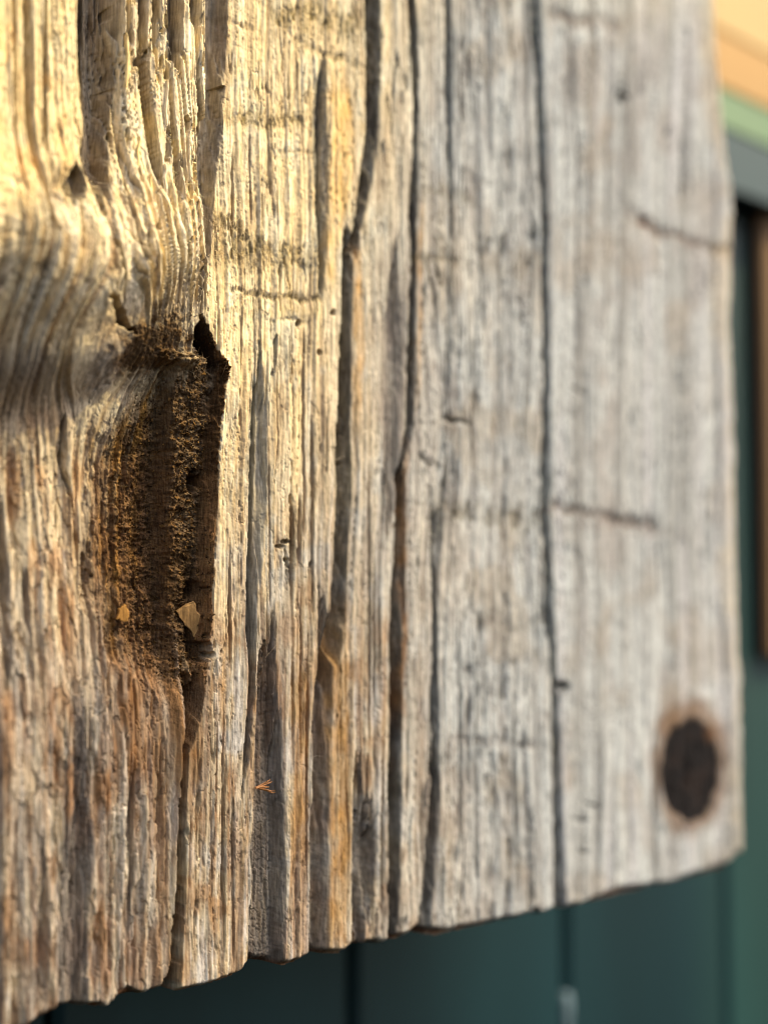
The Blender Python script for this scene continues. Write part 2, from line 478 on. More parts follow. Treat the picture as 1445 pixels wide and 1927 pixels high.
groove([(980, 813, 818), (1300, 813, 818), (1560, 809, 814), (1800, 784, 789)], 5.0, 1.2, 2, blk_, 0.8, rag=0.8)
# lit face between the hollow and the channels
groove([(130, 590, 622), (220, 586, 622), (330, 584, 620), (430, 590, 616), (560, 596, 612)], 1.8, 6, 9, gr * 0.8, 0.8, fade=30)
groove([(150, 602, 611), (560, 603, 610)], 2.6, 2, 3, PAL['slate'] * 0.5, 0.8, rag=0.4)
groove([(660, 480, 510), (720, 474, 512), (800, 472, 506), (950, 470, 502), (1100, 466, 494), (1200, 466, 490)], 1.8, 7, 14, gr, 0.85, fade=40)
groove([(640, 488, 498), (760, 484, 492), (900, 478, 486), (1100, 472, 482), (1300, 468, 480), (1500, 456, 462)], 2.4, 2, 3, PAL['slate'] * 0.8, 0.8, rag=0.5)
groove([(630, 515, 523), (690, 514, 521), (705, 508, 521)], 1.8, 2, 3, PAL['slate'] * 0.7, 0.7, fade=8, rag=0.4)
groove([(930, 545, 551), (1000, 546, 552), (1150, 545, 551)], 1.8, 2, 3, PAL['brown'] * 0.5, 0.8, fade=14, rag=0.3)
groove([(930, 559, 565), (1060, 559, 565)], 1.6, 2, 3, PAL['brown'] * 0.5, 0.8, fade=14, rag=0.3)
groove([(1016, 516, 548), (1030, 520, 540)], 0.7, 4, 6, PAL['brown'] * 0.7, 0.5, fade=9, rag=3)
groove([(1180, 500, 530), (1240, 488, 530), (1320, 484, 530), (1420, 482, 534), (1550, 480, 542), (1700, 474, 540), (1900, 470, 538)], 3.4, 2, 12, wg * 0.5, 0.9, fade=60, flake=0.45)
groove([(1120, 602, 618), (1170, 598, 630), (1260, 596, 628), (1400, 588, 622), (1560, 584, 620), (1900, 578, 620)], 3.2, 2, 16, wg * 0.55, 0.85, fade=40, flake=0.35)
for i, (g0, v0, v1) in enumerate([(505, 780, 1180), (520, 690, 880), (568, 640, 1000), (585, 690, 1150), (598, 1000, 1180), (548, 1160, 1480), (562, 1120, 1420), (575, 1180, 1700),
                                  (640, 1280, 1760), (652, 1300, 1600), (690, 900, 1380), (700, 1050, 1420), (712, 1100, 1500), (455, 560, 700), (438, 300, 560), (500, 170, 230), (520, 330, 540),
                                  (432, 1000, 1300), (420, 1350, 1800), (440, 1450, 1800), (395, 1300, 1700), (560, 350, 480), (470, 260, 420), (545, 560, 690), (790, 1000, 1700), (716, 1430, 1760)]):
    w = 2.6 + (i * 5) % 4
    groove([(v0, g0, g0 + w), ((v0 + v1) / 2, g0 + 2 - i % 5, g0 + 2 - i % 5 + w), (v1, g0 + 3 - i % 4, g0 + 3 - i % 4 + w)], 0.8 + 0.2 * (i % 4), 1.6, 2.2, PAL['brown'] * 0.6, 0.6,
           rag=0.45, fade=40)

# ochre and rusty left-facing flanks
for pts, col, a in (([(150, 616, 660), (300, 614, 668), (430, 612, 648), (560, 612, 630)], srgb(206, 166, 92), 0.6),
                    ([(470, 664, 684), (650, 666, 690), (800, 664, 680)], PAL['ochre'], 0.6),
                    ([(400, 786, 800), (560, 784, 798), (760, 780, 792)], PAL['ochre'], 0.6),
                    ([(850, 757, 772), (1000, 757, 770), (1200, 754, 768), (1340, 750, 762)], srgb(158, 110, 56), 0.75),
                    ([(1150, 622, 668), (1300, 618, 664), (1500, 616, 662), (1780, 614, 656)], PAL['ochre'] * 0.85, 0.5),
                    ([(1240, 546, 590), (1400, 540, 584), (1600, 540, 580)], PAL['ochre'], 0.3)):
    p = np.array(pts, float)
    W = win(p[:, 1].min() - 25, p[:, 2].max() + 25, p[0, 0] - 60, p[-1, 0] + 60)
    u, vq = U[W], V[W]
    aa = np.interp(vq, p[:, 0], p[:, 1]) + edgeJ[W]; bb = np.interp(vq, p[:, 0], p[:, 2]) + edgeJ[W]
    mixc(sstep(-2, 8, u - aa) * sstep(-2, 8, bb - u) * sstep(p[0, 0] - 60, p[0, 0] + 40, vq) * (1 - sstep(p[-1, 0] - 60, p[-1, 0] + 60, vq)) * a * (0.8 + 0.4 * vn(u / 9, vq / 30, 12)), col, W)


# --- marks across the grain: rough, fibrous bands left by the saw
def band(u0, v0, u1, v1, th, depth, col, ca, rough=0.35, taper=25):
    W = win(u0 - taper, u1 + taper, min(v0, v1) - th * 4 - 12, max(v0, v1) + th * 4 + 12)
    u, vq = U[W], V[W]
    t = np.clip((u - u0) / (u1 - u0), -1, 2)
    vc = v0 + (v1 - v0) * t + 7 * fbm(u / 26, vq / 200, 55, 3)
    fray = fbm(u / 4.5, vq / 60, 59, 2)
    d = np.abs(vq - vc + 0.5 * th * fray) / (th * (1 + 0.6 * fbm(u / 18, vq / 50, 57, 2)))
    mk = (1 - sstep(0.1, 1.25, d)) * sstep(u0 - taper, u0 + taper, u) * (1 - sstep(u1 - taper, u1 + taper, u)) * (0.75 + 0.5 * fbm(u / 22, vq / 22, 62, 2))
    n = fbm(u / 4.0, vq / 11, 58, 3)
    H[W] -= mk * (depth + rough * 0.6 * n)
    mixc(mk * ca * np.clip(0.75 + 0.7 * n, 0, 1), col, W)


mo = PAL['moss']; du = PAL['brown'] * 0.75
band(400, 405, 470, 440, 22, 0.1, mo, 1.0, 0.9)
band(400, 470, 600, 485, 36, 0.2, mo, 0.95, 0.9)
band(430, 545, 600, 566, 9, 0.45, mo * 0.8, 0.9, 0.6, 20)
band(430, 580, 600, 590, 14, -0.15, PAL['straw'], 0.3, 0.3, 20)
band(430, 222, 580, 232, 18, 0.25, mo, 0.95, 0.7)
band(520, 285, 590, 292, 6, 0.15, mo, 0.5, 0.4, 14)
band(500, 20, 680, 50, 34, 0.2, mo, 0.95, 0.7)
band(560, 85, 690, 128, 10, 0.4, mo, 0.7, 0.4, 15)
band(505, 600, 580, 606, 6, 0.3, mo, 0.7, 0.3, 12)
band(400, 925, 450, 935, 20, 0.15, mo, 0.55, 0.5)
band(395, 20, 480, 60, 9, 0.3, mo, 0.5, 0.4)
band(770, 480, 880, 495, 12, 0.3, mo * 0.9, 0.6, 0.4)
band(780, 350, 900, 380, 16, 0.1, mo, 0.45, 0.3)
band(790, 860, 830, 885, 9, 1.0, dg, 0.6, 0.6, 8)
band(835, 790, 885, 796, 7, 0.8, dg, 0.7, 0.4, 8)
band(830, 960, 1030, 985, 26, 0.3, mo * 0.8, 0.6, 0.7)
band(880, 1160, 990, 1180, 20, 0.2, dg, 0.4, 0.6)
band(850, 1390, 1010, 1405, 12, 0.35, wg * 0.8, 0.6, 0.5)
band(1026, 952, 1240, 994, 17, 0.9, PAL['brown'] * 0.5, 0.95, 0.4, 12)
band(1040, 985, 1330, 1012, 14, 0.1, wg, 0.5, 0.2)
band(1176, 398, 1220, 420, 15, 0.6, PAL['brown'] * 0.7, 0.7, 0.3, 12)
band(1200, 420, 1400, 488, 17, 0.6, PAL['brown'] * 0.7, 0.85, 0.3, 20)
band(1030, 30, 1165, 50, 18, 0.6, PAL['brown'] * 0.75, 0.7, 0.4, 20)
band(1080, 1545, 1110, 1548, 5, 0.6, dg, 0.7, 0.2, 8)
band(1105, 1515, 1130, 1520, 5, 0.6, dg, 0.7, 0.2, 8)
band(1090, 1605, 1110, 1607, 5, 0.6, dg, 0.7, 0.2, 8)
band(1075, 730, 1100, 740, 7, 0.6, dg, 0.6, 0.2, 8)


def pits(lst, rx, ry, depth, col=None, ca=0.8):
    for (u, v) in lst:
        W = win(u - 3 * rx - 4, u + 3 * rx + 4, v - 1.6 * ry - 3, v + 1.6 * ry + 3)
        du, dv = U[W] - u, V[W] - v
        d = np.sqrt(((du + 0.05 * dv) / rx) ** 2 + (dv / ry) ** 2) * (1 + 0.45 * vn(U[W] / 5, V[W] / 9, 60))
        mk = 1 - sstep(0.6, 1.1, d)
        H[W] -= mk * depth
        if col is not None:
            mixc(mk * ca, col, W)


pits([(528, 1028), (536, 1020)], 9, 4, 0.9, PAL['rot'] * 0.6)
pits([(537, 1042), (541, 1062), (585, 1060), (545, 940)], 3, 11, 1.3, PAL['rot'] * 0.5)
pits([(1169, 182)], 10, 13, 4.0, PAL['rot'] * 0.6)
pits([(1004, 443)], 9, 9, 2.0, dg)
pits([(1062, 1288)], 8, 7, 2.0, dg)
pits([(625, 587), (560, 610), (600, 662), (650, 872)], 5, 6, 1.5, PAL['rot'] * 0.6)
pits([(1253, 250), (905, 1180), (985, 1405)], 4, 9, 1.0, dg)

# --- upper left: proud block, worn channel and worm-eaten lamellae above the knot
upper = 1 - sstep(330, 480, V)
blk = (1 - sstep(126, 140, U + 1.5 * edgeJ + 0.06 * np.maximum(V - 240, 0) * 3)) * (1 - sstep(300, 372, V + 4 * edgeJ + 0.5 * (U - 95)) * sstep(40, 62, U + edgeJ)) * (1 - sstep(380, 560, V))
H += 3.4 * blk
groove([(-300, 28, 42), (0, 28, 42), (200, 28, 44), (330, 30, 48), (430, 34, 52)], 3.0, 3, 8, wg * 0.8, 0.6, fade=40)
groove([(-300, 66, 73), (0, 66, 73), (200, 62, 70), (290, 56, 66)], 3.2, 2, 3, PAL['brown'] * 0.6, 0.7, fade=20, rag=0.3)
groove([(-300, 6, 12), (60, 6, 12), (380, 4, 10)], 1.6, 2, 3, wg, 0.6)
mixc(sstep(0.1, 0.5, fbm(U / 30, V / 80, 61, 3)) * blk * 0.5, srgb(212, 158, 92))
mixc(blk * 0.35, PAL['straw'])
ch = groove([(-300, 140, 222), (0, 140, 222), (150, 140, 216), (300, 138, 200), (390, 140, 180), (430, 150, 170)], 4.5, 3, 10, wg * 0.5, 0.85, fade=30, rag=1.3)
H += ch * 1.0 * fbm(G / 12, V / 260, 63, 2)
groove([(-300, 172, 184), (0, 176, 186), (150, 172, 182), (300, 166, 176)], 3.5, 2, 3, PAL['slate'] * 0.6, 0.8, rag=0.4)
lam = sstep(212, 226, U) * (1 - sstep(372, 388, U)) * (1 - sstep(470, 600, V))
H += 2.2 * lam
# lamellae: strong ribs following the grain round the knot
rib = np.sin((G + 3 * vn(G / 40, V / 160, 64)) * (2 * math.pi / 17.0))
ribzone = sstep(170, 230, U) * (1 - sstep(366, 392, U)) * sstep(290, 400, V) * (1 - sstep(520, 640, V))
H += ribzone * (1.0 + 0.7 * fbm(G / 17, V / 45, 51, 2)) * (np.clip(rib + 0.35 + 0.35 * vn(U / 5, V / 13, 47), -1, 0.7))
galn = fbm(G / 11, V / 330, 66, 2) + 0.15 * fbm(U / 6, V / 70, 67, 2)
gal = sstep(0.0, 0.10, galn) * lam * (1 - sstep(330, 400, V)) * sstep(225, 240, U)
H -= 4.2 * gal * (0.8 + 0.35 * vn(U / 9, V / 90, 68))
mixc(gal * 0.8, wg * 0.5)
pr = np.random.RandomState(5)
pl = []
for _ in range(70):
    pl.append((pr.uniform(222, 392), pr.uniform(-20, 470)))
pits(pl[:18], 2.4, 20, 2.4, PAL['rot'] * 0.8)
pits(pl[18:32], 1.8, 6, 1.5, PAL['rot'])
pits([(250, 118), (322, 58), (300, 300), (264, 232), (342, 240), (378, 240), (352, 330), (318, 372), (204, 262), (216, 20)], 3.6, 15, 3.0, PAL['rot'] * 0.7)
fur = (1 - sstep(0.0, 0.13, np.abs(fbm(G / 6.5, V / 210, 34, 2)))) * sstep(150, 215, U) * (1 - sstep(372, 392, U)) * (1 - sstep(480, 600, V))
H -= 1.1 * fur
mixc(lam * (1 - gal) * 0.35, PAL['cream'])
mixc(fur * 0.6, PAL['rot'] * 0.9)
mixc(lam * sstep(0.1, 0.5, fbm(U / 20, V / 40, 69, 2)) * 0.5, PAL['straw'])
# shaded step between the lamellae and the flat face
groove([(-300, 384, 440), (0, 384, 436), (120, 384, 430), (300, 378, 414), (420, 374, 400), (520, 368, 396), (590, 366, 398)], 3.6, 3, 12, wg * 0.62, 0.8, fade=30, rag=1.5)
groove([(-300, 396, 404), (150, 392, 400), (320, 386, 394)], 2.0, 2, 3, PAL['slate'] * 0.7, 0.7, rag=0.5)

# --- knot swelling
bx = (U - 100) / 210.0; by = np.where(V < 500, (V - 500) / 190.0, (V - 500) / 165.0)
bulge = np.exp(-(bx * bx * 1.1 + by * by * 1.4))
bulge *= 1 - 0.75 * sstep(330, 395, U)
H += 10.5 * bulge
rib2 = fbm(G / 12, V / 240, 70, 2)
lz = (1 - sstep(190, 240, U)) * sstep(380, 450, V) * (1 - sstep(700, 800, V))
H += lz * (1.3 * rib2 + 0.8 * fbm(G / 6, V / 200, 30, 2))
mixc(lz * sstep(0.0, 0.5, rib2) * 0.5, PAL['cream'])
mixc(lz * sstep(0.1, 0.5, -rib2) * 0.45, PAL['brown'])
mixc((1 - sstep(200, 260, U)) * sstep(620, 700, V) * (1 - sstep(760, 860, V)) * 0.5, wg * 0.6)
kz = np.clip(bulge * 1.6, 0, 1)
H -= kz * 0.9 * (1 - sstep(0.0, 0.12, np.abs(fbm(G / 7, V / 150, 40, 2)))) * sstep(-0.3, 0.3, vn(U / 24, V / 50, 42))
H += kz * (0.28 * fbm(U / 6, V / 11, 38, 3) + 0.35 * fbm(G / 3.4, V / 60, 32, 2))
mixc(kz * (1 - sstep(0.0, 0.10, np.abs(fbm(G / 7, V / 150, 40, 2)))) * 0.6, PAL['brown'] * 0.6)
mixc(kz * sstep(0.0, 0.5, fbm(G / 10, V / 120, 12, 2)) * 0.35, PAL['straw'])
groove([(298, 122, 140), (335, 98, 143), (372, 84, 139), (398, 92, 118)], 3.4, 6, 10, wg * 0.45, 0.8, fade=9, rag=1.6)  # cavity at the block's end, cut and coloured dark as its wedge of shadow
# cracks in the knot
def crackline(pts, w, depth, col=None):
    p = np.array(pts, float)
    W = win(p[:, 0].min() - 25, p[:, 0].max() + 25, p[0, 1] - 5, p[-1, 1] + 5)
    u, vq = U[W], V[W]
    uc = np.interp(vq, p[:, 1], p[:, 0]) + 0.9 * edgeJ[W]
    wv = w * (0.6 + 0.5 * vn(u / 40, vq / 22, 65))
    mk = (1 - sstep(wv * 0.4, wv, np.abs(u - uc))) * sstep(p[0, 1] - 4, p[0, 1] + 22, vq) * (1 - sstep(p[-1, 1] - 22, p[-1, 1] + 4, vq))
    H[W] -= mk * depth
    if col is not None:
        mixc(mk * 0.7, col, W)


crackline([(150, 380), (168, 460), (190, 540), (200, 590)], 5, 2.5, PAL['rot'] * 0.7)
crackline([(40, 420), (58, 470), (66, 520)], 4, 1.4, PAL['rot'])
crackline([(150, 770), (155, 860), (170, 960), (182, 1040)], 5, 2.0, PAL['rot'] * 0.6)
crackline([(200, 440), (235, 520), (262, 570)], 3, 1.0, PAL['rot'])
# dark cup in the middle of the knot
ku = U + 9 * fbm(U / 22, V / 22, 71, 3); kv = V + 9 * fbm(U / 22, V / 22, 74, 3)
kt = (ku - 160) / 75.0
kc = (1 - sstep(0.25, 1.0, np.abs(kv - (566 + 62 * kt ** 1.0)) / np.maximum(17 * (1 - np.abs(kt - 0.45) * 1.5), 1.0))) * (kt > 0) * (kt < 1.05)
H -= 3.6 * kc
mixc(kc * 0.75, PAL['rot'] * 0.6)
kd2 = np.sqrt(((U - 205) / 42.0) ** 2 + ((V - 690) / 62.0) ** 2)
H += 1.1 * (1 - sstep(0.2, 1.1, kd2 + 0.3 * fbm(U / 16, V / 30, 76, 3))) + 0.8 * (1 - sstep(0.6, 1.4, kd2)) * fbm((U + 0.4 * V) / 11, V / 70, 78, 3)
mixc((1 - sstep(0.6, 1.2, kd2)) * 0.75, wg * 0.8)
mixc((1 - sstep(0.3, 1.0, np.sqrt(((U - 45) / 60.0) ** 2 + ((V - 690) / 60.0) ** 2))) * 0.6, PAL['warmgrey'] * 0.6)
mixc((1 - sstep(0.4, 1.1, np.sqrt(((U - 105) / 50.0) ** 2 + ((V - 800) / 45.0) ** 2) + 0.2 * edgeJ / 4)) * 0.45, PAL['brown'])
mixc((1 - sstep(0.4, 1.1, np.sqrt(((U - 140) / 40.0) ** 2 + ((V - 1050) / 36.0) ** 2) + 0.2 * edgeJ / 4)) * 0.6, PAL['rust'])

# --- lower left: coarse weathered strips in shade
ll = (1 - sstep(300, 345, U)) * sstep(760, 880, V)
H += ll * 1.0 * fbm(G / 17, V / 380, 73, 2) - ll * 1.4
H -= ll * 0.55 * sstep(0.2, 0.5, fbm(G / 7, V / 120, 75, 3))
H -= 4.8 * (1 - sstep(330, 345, U)) * sstep(680, 800, V + 0.2 * U) * (1 - 0.75 * sstep(900, 1450, V))
mixc((1 - sstep(130, 230, U)) * sstep(670, 760, V) * (1 - sstep(880, 1120, V)) * 0.5, srgb(126, 100, 72))  # brown tone painted in as the shade below the swelling
mixc(sstep(110, 200, U + 20 * vn(U / 20, V / 60, 9)) * (1 - sstep(330, 380, U)) * sstep(900, 1050, V) * (1 - sstep(1400, 1620, V)) * (0.35 + 0.35 * fbm(G / 8, V / 150, 14, 2)), srgb(150, 104, 54))
le, lid = cells(G / 15 + 0.6 * vn(U / 12, V / 40, 20), V / 130 + 0.4 * vn(U / 9, V / 30, 22), 34)
H += ll * (1.1 * (lid - 0.5) - 0.5 * (1 - sstep(0.0, 0.05, le)))
mixc(ll * sstep(0.55, 0.75, lid) * 0.4, srgb(206, 188, 156))
mixc(ll * 0.25, PAL['cream'])
mixc(ll * sstep(0.0, 0.5, fbm(G / 8, V / 260, 28, 2)) * 0.6, srgb(216, 204, 180))
mixc(ll * sstep(-0.1, 0.5, fbm(G / 12, V / 200, 77, 2)) * 0.45, wg * 0.85)
mixc(ll * sstep(0.0, 0.5, fbm(G / 9, V / 120, 79, 2)) * 0.55, PAL['brown'] * 1.15)
mixc(ll * sstep(0.1, 0.5, fbm(U / 30, V / 150, 80, 3)) * 0.6, srgb(160, 112, 60))
groove([(1330, 140, 200), (1450, 138, 198), (1700, 130, 186), (1960, 120, 190)], 2.0, 10, 18, wg * 0.55, 0.8, fade=90)
groove([(1380, 250, 262), (1450, 262, 276), (1600, 258, 272), (1760, 256, 266)], 1.8, 2, 4, wg * 0.5, 0.8)
groove([(900, 20, 40), (1100, 26, 48), (1300, 34, 50)], 2.2, 3, 8, wg * 0.6, 0.7)
groove([(1250, -8, 14), (1500, -4, 20), (1900, 0, 24)], 1.8, 3, 8, wg * 0.7, 0.7)
groove([(1080, 66, 88), (1150, 68, 84), (1240, 72, 82)], 2.0, 3, 6, wg * 0.7, 0.7)
groove([(1560, 92, 104), (1880, 84, 112)], 1.6, 3, 8, wg * 0.7, 0.6)

# --- rotten hollow: outline in face coordinates (v, left, right); deepens to the right and ends in a steep wall
hol = np.array([(590, 376, 384), (620, 366, 398), (650, 344, 410), (690, 306, 428), (740, 258, 425), (800, 224, 418), (900, 192, 413), (1000, 186, 408), (1080, 196, 404), (1160, 208, 400),
                (1230, 236, 394), (1300, 290, 389), (1350, 330, 381), (1400, 350, 366)], float)
ha = np.interp(V, hol[:, 0], hol[:, 1]) + 6 * edgeJ + 22 * fbm(G / 9, V / 160, 83, 2)
hb = np.interp(V, hol[:, 0], hol[:, 2]) + 0.7 * edgeJ + 4 * fbm(U / 8, V / 14, 84, 3) * (1 - sstep(760, 900, V))
hv = sstep(590, 660, V + 14 * vn(U / 12, V / 30, 85)) * (1 - sstep(1180, 1400, V + 40 * fbm(G / 8, V / 90, 86, 2)))
span = np.clip((U - ha) / np.maximum(hb - ha, 4), 0, 1)
ins = sstep(-45, 85, U - ha + 14 * fbm(G / 5, V / 110, 45, 2)) * sstep(-1, 1, hb - U) * hv
hprof = np.power(span, 0.8) * sstep(0, 14, hb - U + 3 * fbm(G / 4, V / 60, 84, 2))
gran = fbm(U / 7, V / 6, 82, 4, 0.65)
gran2 = fbm(U / 24, V / 22, 86, 3)
H -= hv * hprof * sstep(-4, 4, U - ha) * (np.interp(V, [600, 780, 1000, 1250], [3.2, 3.4, 4.4, 5.6]) + 1.6 * gran2 + 1.3 * gran * sstep(0.1, 0.4, span))
H += hv * sstep(-20, 30, U - ha) * (1 - sstep(0.4, 0.8, span)) * 0.4 * fbm(G / 7, V / 130, 87, 2)
lipm = sstep(620, 640, V) * (1 - sstep(680, 730, V + 6 * gran)) * sstep(300, 330, U) * (1 - sstep(395, 430, U))
# black mouth under the overhang
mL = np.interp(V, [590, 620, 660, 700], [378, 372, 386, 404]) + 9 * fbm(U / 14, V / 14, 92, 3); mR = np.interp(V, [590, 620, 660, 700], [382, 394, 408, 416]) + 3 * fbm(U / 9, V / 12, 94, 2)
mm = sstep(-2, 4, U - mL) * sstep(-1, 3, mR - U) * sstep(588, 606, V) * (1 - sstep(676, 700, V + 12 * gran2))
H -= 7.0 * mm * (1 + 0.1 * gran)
# crumbly rim that crosses the hollow below the mouth
rim = np.exp(-((V - (684 + 0.16 * (U - 380) + 10 * vn(U / 18, V / 400, 62))) / 13.0) ** 2) * sstep(280, 330, U) * (1 - sstep(424, 440, U))
H += rim * 3.6 * (0.7 + 0.6 * gran + 0.6 * gran2)
mixc(ins * (0.95 - 0.1 * span), PAL['rot'] * 1.1)
mixc(ins * sstep(0.0, 0.5, fbm(G / 13, V / 200, 88, 2)) * (1 - sstep(0.35, 0.8, span)) * 0.8, PAL['ochre'] * 0.6)
mixc(ins * sstep(0.0, 0.4, fbm(G / 7, V / 140, 89, 2)) * (1 - sstep(0.2, 0.6, span)) * 0.6, PAL['tan'] * 0.6)
mixc(ins * sstep(0.05, 0.4, gran) * 0.55, PAL['dust'])
mixc(ins * sstep(0.05, 0.4, -gran) * 0.5, PAL['rot'] * 0.4)
wallm = ins * sstep(24, 14, hb - U) if False else ins * (1 - sstep(9, 15, hb - U))
mixc(wallm * 0.85, srgb(132, 98, 60))
mixc(wallm * sstep(0, 0.5, fbm(U / 5, V / 70, 85, 2)) * 0.6, PAL['brown'] * 0.9)
mixc(wallm * (1 - sstep(840, 980, V + 90 * gran2)) * 0.9, PAL['rot'] * 0.9)
H += wallm * (0.5 * gran * (1 - sstep(900, 1000, V)) + 0.7 * fbm(U / 3.2, V / 90, 16, 2))
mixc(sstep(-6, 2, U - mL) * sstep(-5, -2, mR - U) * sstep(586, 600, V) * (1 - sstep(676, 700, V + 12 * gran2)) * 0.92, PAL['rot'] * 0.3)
# crumbly brown skirt on the knot above the hollow
sk = np.sqrt(((U - 292 + 0.2 * (V - 620)) / 90.0) ** 2 + ((V - 648) / 78.0) ** 2) + 0.3 * gran2 + 0.15 * fbm(G / 6, V / 50, 10, 2)
skm = (1 - sstep(0.5, 1.12, sk)) * (1 - mm)
H += skm * 0.45 * gran + skm * 0.8 * fbm(G / 6, V / 40, 81, 3)
mixc(skm * 0.95, PAL['rot'] * 0.9)
mixc(skm * sstep(0, 0.4, gran) * 0.6, PAL['dust'])
# two small deep holes in the floor
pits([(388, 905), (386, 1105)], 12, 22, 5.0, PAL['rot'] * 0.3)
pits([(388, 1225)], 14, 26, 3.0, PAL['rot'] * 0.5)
# brown stained rim of the lower hollow and warm staining below it
stain = sstep(1180, 1300, V) * (1 - sstep(1420, 1560, V)) * sstep(190, 260, U + 30 * gran2) * (1 - sstep(372, 392, U + edgeJ))
mixc(stain * 0.7 * (0.7 + 0.6 * fbm(G / 8, V / 120, 14, 2)), srgb(140, 98, 50))
stain2 = sstep(800, 900, V) * (1 - sstep(1300, 1400, V)) * sstep(180, 210, U) * (1 - sstep(300, 380, U))
mixc(stain2 * 0.4, PAL['brown'] * 0.8)

# --- the open split from the hollow down to the foot of the board
groove([(1275, 356, 390), (1310, 352, 388), (1350, 350, 380), (1400, 346, 366), (1430, 343, 357)], 12.0, 1.5, 20, PAL['brown'] * 0.45, 0.7, rag=0.5, fade=12)
groove([(1380, 344, 358), (1500, 341, 353), (1700, 336, 349), (1820, 330, 343), (1900, 324, 338), (2000, 320, 336)], 16.0, 1.5, 1.5, PAL['rot'] * 0.4, 0.9, rag=0.45, fade=16)

# --- burn mark
bu, bv = U - 1300.0, V - 1449.0
bang = np.sqrt((bu / 58.0) ** 2 + (bv / 98.0) ** 2)
bw = bang + 0.07 * vn(U / 16, V / 22, 90)
halo = (1 - sstep(0.95, 1.45, bw + 0.12 * vn(U / 26, V / 34, 91) + 0.06 * fbm(U / 9, V / 60, 91, 2) - 0.14 * sstep(0, 90, -bv)))
mixc(halo * 0.75, srgb(126, 90, 50))
burn = 1 - sstep(0.9, 1.03, bw)
mixc(burn * 0.97, PAL['char'])
lg = sstep(0.0, 0.3, fbm(U / 22, V / 26, 93, 2)) * (1 - sstep(0.55, 0.85, bw))
mixc(burn * lg * 0.3, srgb(60, 45, 34))
mixc((1 - sstep(0.3, 1.0, np.sqrt(((U - 1340) / 16.0) ** 2 + ((V - 1380) / 24.0) ** 2))) * 0.6, PAL['brown'])
H -= 0.5 * burn

# --- worn outer edges: lower end and right-hand side
du_r = np.interp(V, EDGE_R[:, 0], EDGE_R[:, 1]) - U
H -= 2.2 * (1 - sstep(0, 16, du_r + 1.0 * edgeJ)) ** 2
mixc((1 - sstep(0, 40, du_r + 5 * edgeJ)) * 0.5, PAL['tan'])
db = np.interp(U, EDGE_BOT[:, 0], EDGE_BOT[:, 1]) - V
H -= 2.2 * (1 - sstep(0, 17, db + 1.2 * edgeJ)) ** 1.5
mixc((1 - sstep(2, 13, db + 4.5 * vn(U / 14, V / 60, 95) + 1.5 * edgeJ)) * 0.8, PAL['rust'] * 0.6)
for (cu, w, hgt) in ((258, 42, 34), (598, 12, 34), (780, 20, 12), (1010, 16, 20), (1390, 16, 26), (205, 18, 18), (700, 30, 10)):
    mk = (1 - sstep(0.7, 1.0, np.abs(U - cu) / w + db / hgt))
    H -= 2.0 * mk
    mixc(mk * 0.85, PAL['rust'] * 0.75)

H += 0.04 * fbm(U / 3.0, V / 4.5, 96, 2)
C = np.clip(C * (1 + 0.10 * fbm(G / 2.6, V / 30, 98, 2)[..., None] + 0.07 * fbm(U / 3.2, V / 3.6, 100, 2)[..., None]), 0.004, 0.9)

# ------------------------------------------------------------------ build the board's parts
THICK = 0.030
X = Sx; Z = Tz; Y = -H * 0.001
P = np.stack([X, Y, Z], -1)

# vertex normals of the whole face so that part borders do not show
dPu = np.gradient(P, axis=1); dPv = np.gradient(P, axis=0)
NRM = np.cross(dPv, dPu)
NRM /= np.maximum(np.linalg.norm(NRM, axis=-1, keepdims=True), 1e-12)
if NRM[..., 1].mean() > 0:
    NRM = -NRM

board = empty('weathered_board', (0.0, 0.0, float(Z.min())))
tag(board, 'weathered silver and straw coloured wooden board hung in front of the dark green wall', 'wooden board')

Uc = 0.25 * (U[:-1, :-1] + U[1:, :-1] + U[:-1, 1:] + U[1:, 1:]); Vc = 0.25 * (V[:-1, :-1] + V[1:, :-1] + V[:-1, 1:] + V[1:, 1:])
cutA = np.interp(Vc, [-300, 0, 590, 640, 760, 1000, 1230, 1350, 1400, 1860, 2100], [386, 384, 370, 420, 424, 408, 394, 362, 350, 330, 322])
cutB = np.interp(Vc, [-300, 0, 330, 450, 800, 1150, 1300, 1450, 1900], [694, 692, 676, 646, 638, 624, 622, 664, 662])
cutC = np.interp(Vc, [-300, 0, 440, 950, 1250, 1600, 1900], [1006, 1010, 1028, 1028, 1040, 1052, 1058])
part = (Uc > cutA).astype(int) + (Uc > cutB) + (Uc > cutC)
hA = np.interp(Vc, hol[:, 0], hol[:, 1]); hB = np.interp(Vc, hol[:, 0], hol[:, 2])
part[(Vc > 600) & (Vc < 1395) & (Uc > hA) & (Uc < hB)] = 4
part[(part == 0) & (((Uc - 120) / 250) ** 2 + ((Vc - 560) / 210) ** 2 < 1)] = 5
part[(((Uc - 1300) / 58) ** 2 + ((Vc - 1449) / 97) ** 2) < 1] = 6

nr, nc = U.shape
idx = np.arange(nr * nc).reshape(nr, nc)
Q = np.stack([idx[:-1, :-1], idx[1:, :-1], idx[1:, 1:], idx[:-1, 1:]], -1)
Pf = P.reshape(-1, 3); Cf = C.reshape(-1, 3); Nf = NRM.reshape(-1, 3)

